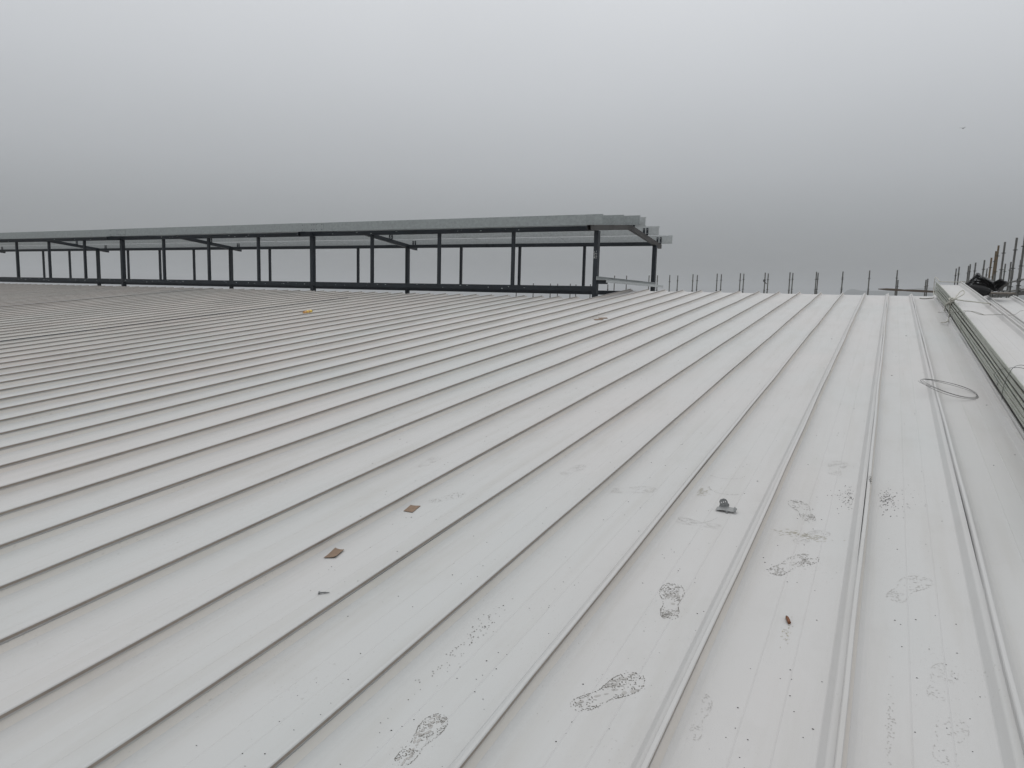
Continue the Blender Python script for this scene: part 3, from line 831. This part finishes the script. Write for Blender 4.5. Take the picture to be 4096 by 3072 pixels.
for i in range(9):
    t = i / 8; row = []
    for j in range(6):
        s = j / 5
        x = -.056 + .108 * t
        y = -.012 + (.050 - .02 * abs(t - .45)) * s
        z = .006 + .009 * t + .008 * math.sin(math.pi * t) * s + .003 * math.sin(5 * t + 2 * s) + .002 * s
        row.append((x, y, z))
    grid.append(row)
sheet_part('base_plate', grid, M['zinc'])
sheet_part('folded_lip', [[(.040 + .012 * t, -.010 + .04 * s, .020 + .016 * (1 - abs(2 * s - 1)) - .008 * t) for s in (0, .3, .6, 1)] for t in (0, .5, 1)], M['zinc'])
MB().tube([(.004, -.012, .012), (.006, -.016, .004), (.008, -.019, .0015)], .005, 8).build('bent_tang', M['zinc'], clip)

# rusty stub
x1_, u1_ = pix_roof(3146, 2466, .005); x2_, u2_ = pix_roof(3157, 2493, .005)
dv = Vector((x1_ - x2_, u1_ - u2_, 0)); Ls = dv.length
stub = empty('rusty_stub', rp((x1_ + x2_) / 2, (u1_ + u2_) / 2, 0), ROOF_ROT @ Matrix.Rotation(math.atan2(dv.y, dv.x), 4, 'Z'), label='short rusty brown stub lying on the pan in the right foreground', category='bolt')
MB().tube([(-Ls / 2, 0, .0072), (-Ls / 2 + .004, 0, .0076), (-Ls / 4, 0, .0078), (Ls / 8, 0, .0076), (Ls / 4, 0, .0070)], .0066, 10).build('body', M['rustbrown'], stub, smooth=False)
MB().tube([(Ls / 4 + .0003, 0, .0070), (Ls / 2 - .004, 0, .0062), (Ls / 2, 0, .0056)], .0058, 10, r2=.0038).build('tip', M['rustdark'], stub)

# coil of wire leaning on a seam
cc = Vector((.555, 7.56, .058))
coil_root = empty('wire_coil', rp(*cc), ROOF_ROT @ Matrix.Rotation(math.radians(13), 4, 'Y'), label='thin grey wire coil leaning on a seam in front of the panel bundle', category='wire coil')
for i, (r0, dz, ph) in enumerate(((.235, 0, 0), (.228, .007, .5), (.240, -.006, 1.3))):
    pts = []
    for k in range(49):
        a = k / 48 * 2 * math.pi + ph
        pts.append((r0 * math.cos(a) + .006 * i * math.cos(ph), r0 * 1.16 * math.sin(a) - .008 * i, dz + .006 * math.sin(2 * a + ph)))
    MB().tube(pts, .0018, 6).build('wire_turn', M['coilwire'], coil_root, smooth=True)
tl = smooth_path([(-.15, -.20, .0), (-.20, -.18, .002), (-.245, -.14, .004), (-.262, -.10, .008)])
MB().tube(tl, .0016, 6).build('wire_end', M['coilwire'], coil_root, smooth=True)

# ------------------------------------------------------------------ boot prints, splashes and grit on the paint
def flake_mesh(name, pieces, mat):
    """pieces: (a, b, length, width, angle)"""
    v, f = [], []
    rr = random.Random(len(pieces))
    for a, b, l, w_, ang in pieces:
        k = len(v); ca, sa = math.cos(ang), math.sin(ang); n = 6
        for i in range(n):
            t = 2 * math.pi * i / n
            p, q_ = l * .62 * math.cos(t) * rr.uniform(.7, 1.15), w_ * .85 * math.sin(t) * rr.uniform(.7, 1.15)
            v.append((a + p * ca - q_ * sa, b + p * sa + q_ * ca, 0))
        f.append(tuple(range(k, k + n)))
    return mesh(name, v, f, mat)

HALF = [(0, .004), (.008, .022), (.022, .031), (.045, .034), (.075, .033), (.10, .028), (.125, .029), (.155, .038), (.19, .047), (.22, .049), (.25, .044), (.272, .032), (.285, .018), (.29, .004)]
def half_width(a):
    for (a0, b0), (a1, b1) in zip(HALF, HALF[1:]):
        if a0 <= a <= a1: return b0 + (b1 - b0) * (a - a0) / (a1 - a0)
    return 0.0
def print_pieces(seed, dens=1.0, heel=1.0, sole=1.0):
    """a worn lug sole: broken outline, lugs pressed unevenly, one side heavier than the other"""
    r = random.Random(seed); P = []
    ph = [r.uniform(0, 6.28) for _ in range(4)]
    def press(a, b):                                       # how firmly this spot met the sheet
        k = .5 + .5 * math.sin(a * 31 + ph[0]) * math.cos(b * 60 + ph[1]) + .35 * math.sin(a * 74 + b * 95 + ph[2])
        return k * (heel if a < .09 else sole if a > .14 else .25 * min(heel, sole))
    bow = r.uniform(-.10, .10)
    def put(a, b, l, w_, ang): P.append((a, b + bow * (a - .14) ** 2 * 6, l, w_, ang))
    n = 118
    for i in range(n):
        a = .29 * (i + .5) / n; h = half_width(a)
        sl = math.atan2(half_width(min(a + .004, .29)) - half_width(max(a - .004, 0)), .008)
        for sg in (-1, 1):
            if r.random() < dens * (.25 + .6 * press(a, sg * h)):
                put(a + r.gauss(0, .001), sg * (h + r.gauss(0, .0012)), r.uniform(.002, .0065), r.uniform(.0008, .0022), sg * sl)
    for row in range(24):
        a = .010 + .0118 * row
        for col in range(-4, 5):
            b = col * .0108 + (.005 if row % 2 else 0)
            if abs(b) > half_width(a) - .004 or .088 < a < .135: continue
            if r.random() < dens * 1.05 * press(a, b):
                ang = (1.0 if col % 2 else -.8) + r.gauss(0, .3)
                put(a + r.gauss(0, .0022), b + r.gauss(0, .002), r.uniform(.004, .013), r.uniform(.0010, .0028), ang)
                if r.random() < .45: put(a + r.gauss(0, .004), b + r.gauss(0, .004), r.uniform(.001, .004), r.uniform(.0008, .002), ang + 1)
    for i in range(int(26 * dens)): put(r.gauss(.12, .11), r.gauss(0, .05), r.uniform(.001, .003), r.uniform(.0008, .0016), r.uniform(0, 3))
    return P
def boot_print(heel_px, toe_px, seed, label, mat='dirt', dens=1.0, heel=1.0, sole=1.0):
    h_ = Vector(pix_roof(*heel_px)); t_ = Vector(pix_roof(*toe_px)); d = t_ - h_
    S = d.length / .29
    me = flake_mesh('boot_print', print_pieces(seed, dens, heel, sole), M[mat])
    rs = random.Random(seed + 50); sm_ = []
    for i in range(int(46 * dens)):
        a_ = rs.choice((rs.uniform(.01, .085), rs.uniform(.15, .275), rs.uniform(.15, .275), rs.uniform(.02, .27))); b_ = rs.uniform(-1, 1) * half_width(a_) * .9
        if math.sin(a_ * 40 + seed) + math.cos(b_ * 70 + seed * 2) > -.5: sm_.append((a_, b_, rs.uniform(.008, .024), rs.uniform(.004, .010), rs.uniform(-.6, .6)))
    o_ = obj('boot_print', me, None, rmat(h_.x, h_.y, .0009, math.atan2(d.y, d.x)) @ Matrix.Scale(min(max(S, .85), 1.1), 4), label=label, category='boot print', group='boot prints on the white pans')
    if mat == 'dirt': obj('dust_smudge', flake_mesh('dust_smudge', sm_, M['smudge']), o_, Matrix.Translation((0, 0, -.0004)), kind='stuff')
boot_print((2676, 2478), (2692, 2333), 1, 'muddy boot print pointing straight up the roof left of the rusty stub', dens=1.25)
boot_print((2296, 2838), (2574, 2706), 2, 'muddy boot print slanting to the right at the bottom centre', dens=1.2)
boot_print((1598, 3062), (1772, 2858), 3, 'muddy boot print cut by the bottom edge of the photo', dens=1.2)
boot_print((3080, 2294), (3262, 2216), 4, 'boot print with dark heel above the rusty stub', dens=1.0, sole=.8)
boot_print((3245, 2085), (3180, 2000), 5, 'short dark tread mark right of the metal clip', dens=1.0, sole=.25, heel=1.3)
boot_print((2880, 2110), (2740, 2085), 6, 'faint worn boot print below the metal clip', 'dirt_light', 1.2)
boot_print((3740, 2800), (3790, 2660), 7, 'faint boot print on the right foreground pan', 'dirt_light', .45)
boot_print((3760, 3050), (3790, 2960), 8, 'faint boot print at the bottom right corner', 'dirt_light', .5)
boot_print((3560, 2400), (3700, 2300), 9, 'faint smeared boot print right of the middle seam', 'dirt_light', .8)
boot_print((2250, 1900), (2330, 1865), 10, 'faint boot print on the pan left of the scuffed seam', 'dirt_light', .9)
boot_print((2420, 1965), (2650, 1955), 11, 'faint sideways boot print between the two scuffed seams', 'dirt_light', 1.0)
boot_print((3330, 1900), (3390, 1770), 12, 'faint boot print above the splashed seam', 'dirt_light', 1.0)
boot_print((3180, 2170), (3290, 2130), 13, 'pale scraped boot print under the splashed seam', 'dirt_light', 1.1)
boot_print((1680, 1870), (1740, 1835), 14, 'faint boot print far left of the metal clip', 'dirt_light', .9)
boot_print((1720, 2010), (1790, 1992), 15, 'small smudged tread mark beside the upper cardboard square', 'dirt', .5, sole=.5)
boot_print((2760, 2960), (2790, 2830), 16, 'faint toe print right of the bottom centre seam', 'dirt_light', .8)

def cluster(name, cpx, sx, su, n, seed, label, mat, lmin=.002, lmax=.009, ang=None, w=.0009, cat='mud spots'):
    r = random.Random(seed); c = Vector(pix_roof(*cpx)); P = []
    for i in range(n):
        P.append((r.gauss(0, sx), r.gauss(0, su), r.uniform(lmin, lmax), r.uniform(.0012, .0035), (ang if ang is not None else r.uniform(0, 3.1)) + r.gauss(0, .3)))
    P = [p for p in P if -.24 < 0 + p[0] < .24]
    obj(name, flake_mesh(name, P, M[mat]), None, rmat(c.x, c.y, w), label=label, category=cat, kind='stuff')
cluster('mud_splash', (3400, 1990), .040, .10, 120, 1, 'dark mud splash left of the middle seam', 'dirt_dark', .004, .016, 1.4)
cluster('mud_splash', (3548, 2000), .024, .09, 110, 2, 'dark mud splash right of the middle seam', 'dirt_dark', .004, .016, 1.4)
cluster('mud_splash', (3640, 2010), .07, .12, 24, 3, 'scattered mud flecks right of the splashed seam', 'dirt_dark', .003, .010, .2)
cluster('mud_splash', (3478, 1965), .004, .05, 40, 12, 'mud specks on top of the middle seam', 'dirt_dark', .003, .009, 1.4, w=.0690)
cluster('mud_trail', (1905, 2530), .020, .10, 70, 4, 'trail of small mud dots on the pan below centre', 'dirt', .002, .007)
cluster('mud_trail', (1760, 2680), .020, .08, 30, 5, 'thin scatter of mud dots above the bottom boot print', 'dirt', .002, .006)
cluster('dust_smear', (2790, 1965), .04, .035, 90, 6, 'olive dust smear left of the metal clip', 'stain', .006, .020, .3, cat='dust smear')
cluster('dust_smear', (3200, 2140), .08, .018, 90, 7, 'olive dust smear across the pan right of the clip', 'stain', .006, .022, .1, cat='dust smear')
cluster('rust_flakes', (3146, 2530), .010, .05, 30, 8, 'brown rust flakes trailing below the rusty stub', 'stain', .003, .009, 1.5, cat='rust flakes')
cluster('dot_row', (3560, 2900), .006, .13, 60, 9, 'row of grey dots down the right foreground pan', 'dirt_light', .002, .006, 0.2)

# scraped arcs from something dragged round
def arcs(cpx, rad, a0, a1, seed, label, rel=(1, .55)):
    r = random.Random(seed); c = Vector(pix_roof(*cpx)); P = []
    n = int(rad * abs(a1 - a0) / .006)
    for i in range(n):
        a = a0 + (a1 - a0) * i / n
        if r.random() < .75: P.append((rad * rel[0] * math.cos(a) + r.gauss(0, .0007), rad * rel[1] * math.sin(a) + r.gauss(0, .0007), .007, r.uniform(.0006, .0016), a + math.pi / 2))
    obj('scrape_arc', flake_mesh('scrape_arc', P, M['dirt']), None, rmat(c.x, c.y, .0009), label=label, category='scrape mark', group='scraped arcs above the clip')
arcs((2905, 1890), .125, math.pi * 1.05, math.pi * 1.93, 1, 'upper thin scraped arc above the metal clip', (1, 1.0))
arcs((2915, 1950), .115, math.pi * 1.05, math.pi * 1.75, 2, 'lower scraped arc just above the metal clip', (1, 1.1))
arcs((2790, 2040), .13, math.pi * 1.1, math.pi * 1.9, 3, 'pale scraped arc below the metal clip', (1, 1.5))

# grit scattered over the pans
def grit():
    r = random.Random(11); v, f = [], []
    def speck(x, u, s, w=.0009):
        k = len(v); n = 5; a0 = r.uniform(0, 6); e = r.uniform(.45, 1.0)
        q_ = [(x + s * math.cos(a0 + 2 * math.pi * i / n) * r.uniform(.7, 1.2), u + s * e * math.sin(a0 + 2 * math.pi * i / n) * r.uniform(.7, 1.2)) for i in range(n)]
        for a, b in q_: v.append((a, b, w))
        v.append((x, u, w + s * .5)); t = len(v) - 1
        for i in range(n): f.append((k + i, k + (i + 1) % n, t))
    def ok(x):
        m = (X0 - x) % PITCH                              # distance left of a seam lip
        return .07 < m < PITCH - .09
    n = 0
    while n < 620:
        u = 1.0 + 9 * r.random() ** 1.7; x = r.uniform(-.9 - .62 * u, .45)
        if ok(x): speck(x, u, r.uniform(.0010, .0032) * (1 + .08 * u)); n += 1
    for px, py in [(107, 1601), (393, 1622), (885, 1582), (643, 1566), (1265, 1374), (1268, 1587), (1600, 1758), (2300, 1440), (1732, 1425), (2820, 1441), (3327, 1356), (3625, 1344), (3235, 1741), (3030, 1925), (3567, 1502), (3947, 1621), (2395, 1252), (3054, 2231), (3068, 2279), (3060, 2250), (3149, 2328), (1392, 2466), (786, 2983), (969, 3015), (2052, 2800), (2512, 2308), (3974, 1862), (4060, 1820)]:
        x, u = pix_roof(px, py); speck(x, u, .0034 * (1 + .32 * max(u - 3, 0)), .0009)
    me = mesh('grit', v, f, M['dirt_dark'])
    obj('grit', me, None, Matrix.Translation(ROOF_O) @ ROOF_ROT, label='tiny dark grit specks scattered over the white roof pans', category='grit', kind='stuff')
grit()

# ------------------------------------------------------------------ bird in the sky
bp = Vector(pix_y(3852, 514, 60)) + Vector((0, 0, CZ))
bird = empty('flying_bird', bp, Matrix.Rotation(math.radians(75), 4, 'Z') @ Matrix.Scale(.9, 4), label='tiny dark bird flying in the grey sky at upper right', category='bird')
body, prof = MB(), [(-.11, .004), (-.09, .018), (-.04, .030), (.02, .032), (.07, .022), (.09, .020), (.105, .014), (.125, .003)]
n = 8
for x, r in prof: body.v += [Vector((x, r * math.cos(2 * math.pi * i / n), r * .9 * math.sin(2 * math.pi * i / n))) for i in range(n)]
for a in range(len(prof) - 1):
    for i in range(n): body.f.append((a * n + i, a * n + (i + 1) % n, (a + 1) * n + (i + 1) % n, (a + 1) * n + i))
k = len(body.v)
body.v += [Vector(p) for p in ((-.09, -.012, 0), (-.09, .012, 0), (-.20, .035, .01), (-.20, -.035, .01))]; body.f.append((k, k + 1, k + 2, k + 3))
for s in (-1, 1):
    k = len(body.v)
    body.v += [Vector(p) for p in ((.05, s * .02, .01), (-.03, s * .02, .01), (-.03, s * .12, .09), (.06, s * .12, .09), (-.09, s * .26, .05), (-.02, s * .22, .08))]
    body.f += [(k, k + 1, k + 2, k + 3), (k + 3, k + 2, k + 4, k + 5)]
body.build('body', M['bird'], bird)

# ------------------------------------------------------------------ hazy air
hm = bpy.data.materials.new('pale_haze'); hm.use_nodes = True
hn = hm.node_tree.nodes; hn.clear()
ho = hn.new('ShaderNodeOutputMaterial'); hv = hn.new('ShaderNodeVolumePrincipled')
hv.inputs['Color'].default_value = (.86, .88, .90, 1)
hv.inputs['Density'].default_value = 0.00030
hv.inputs['Anisotropy'].default_value = 0.2
hm.node_tree.links.new(hv.outputs[0], ho.inputs['Volume'])
MB().box((-5600, -5600, -1.5), (5600, 5600, 150)).build('haze', hm, kind='stuff', label='thin grey haze over the whole site', category='haze')
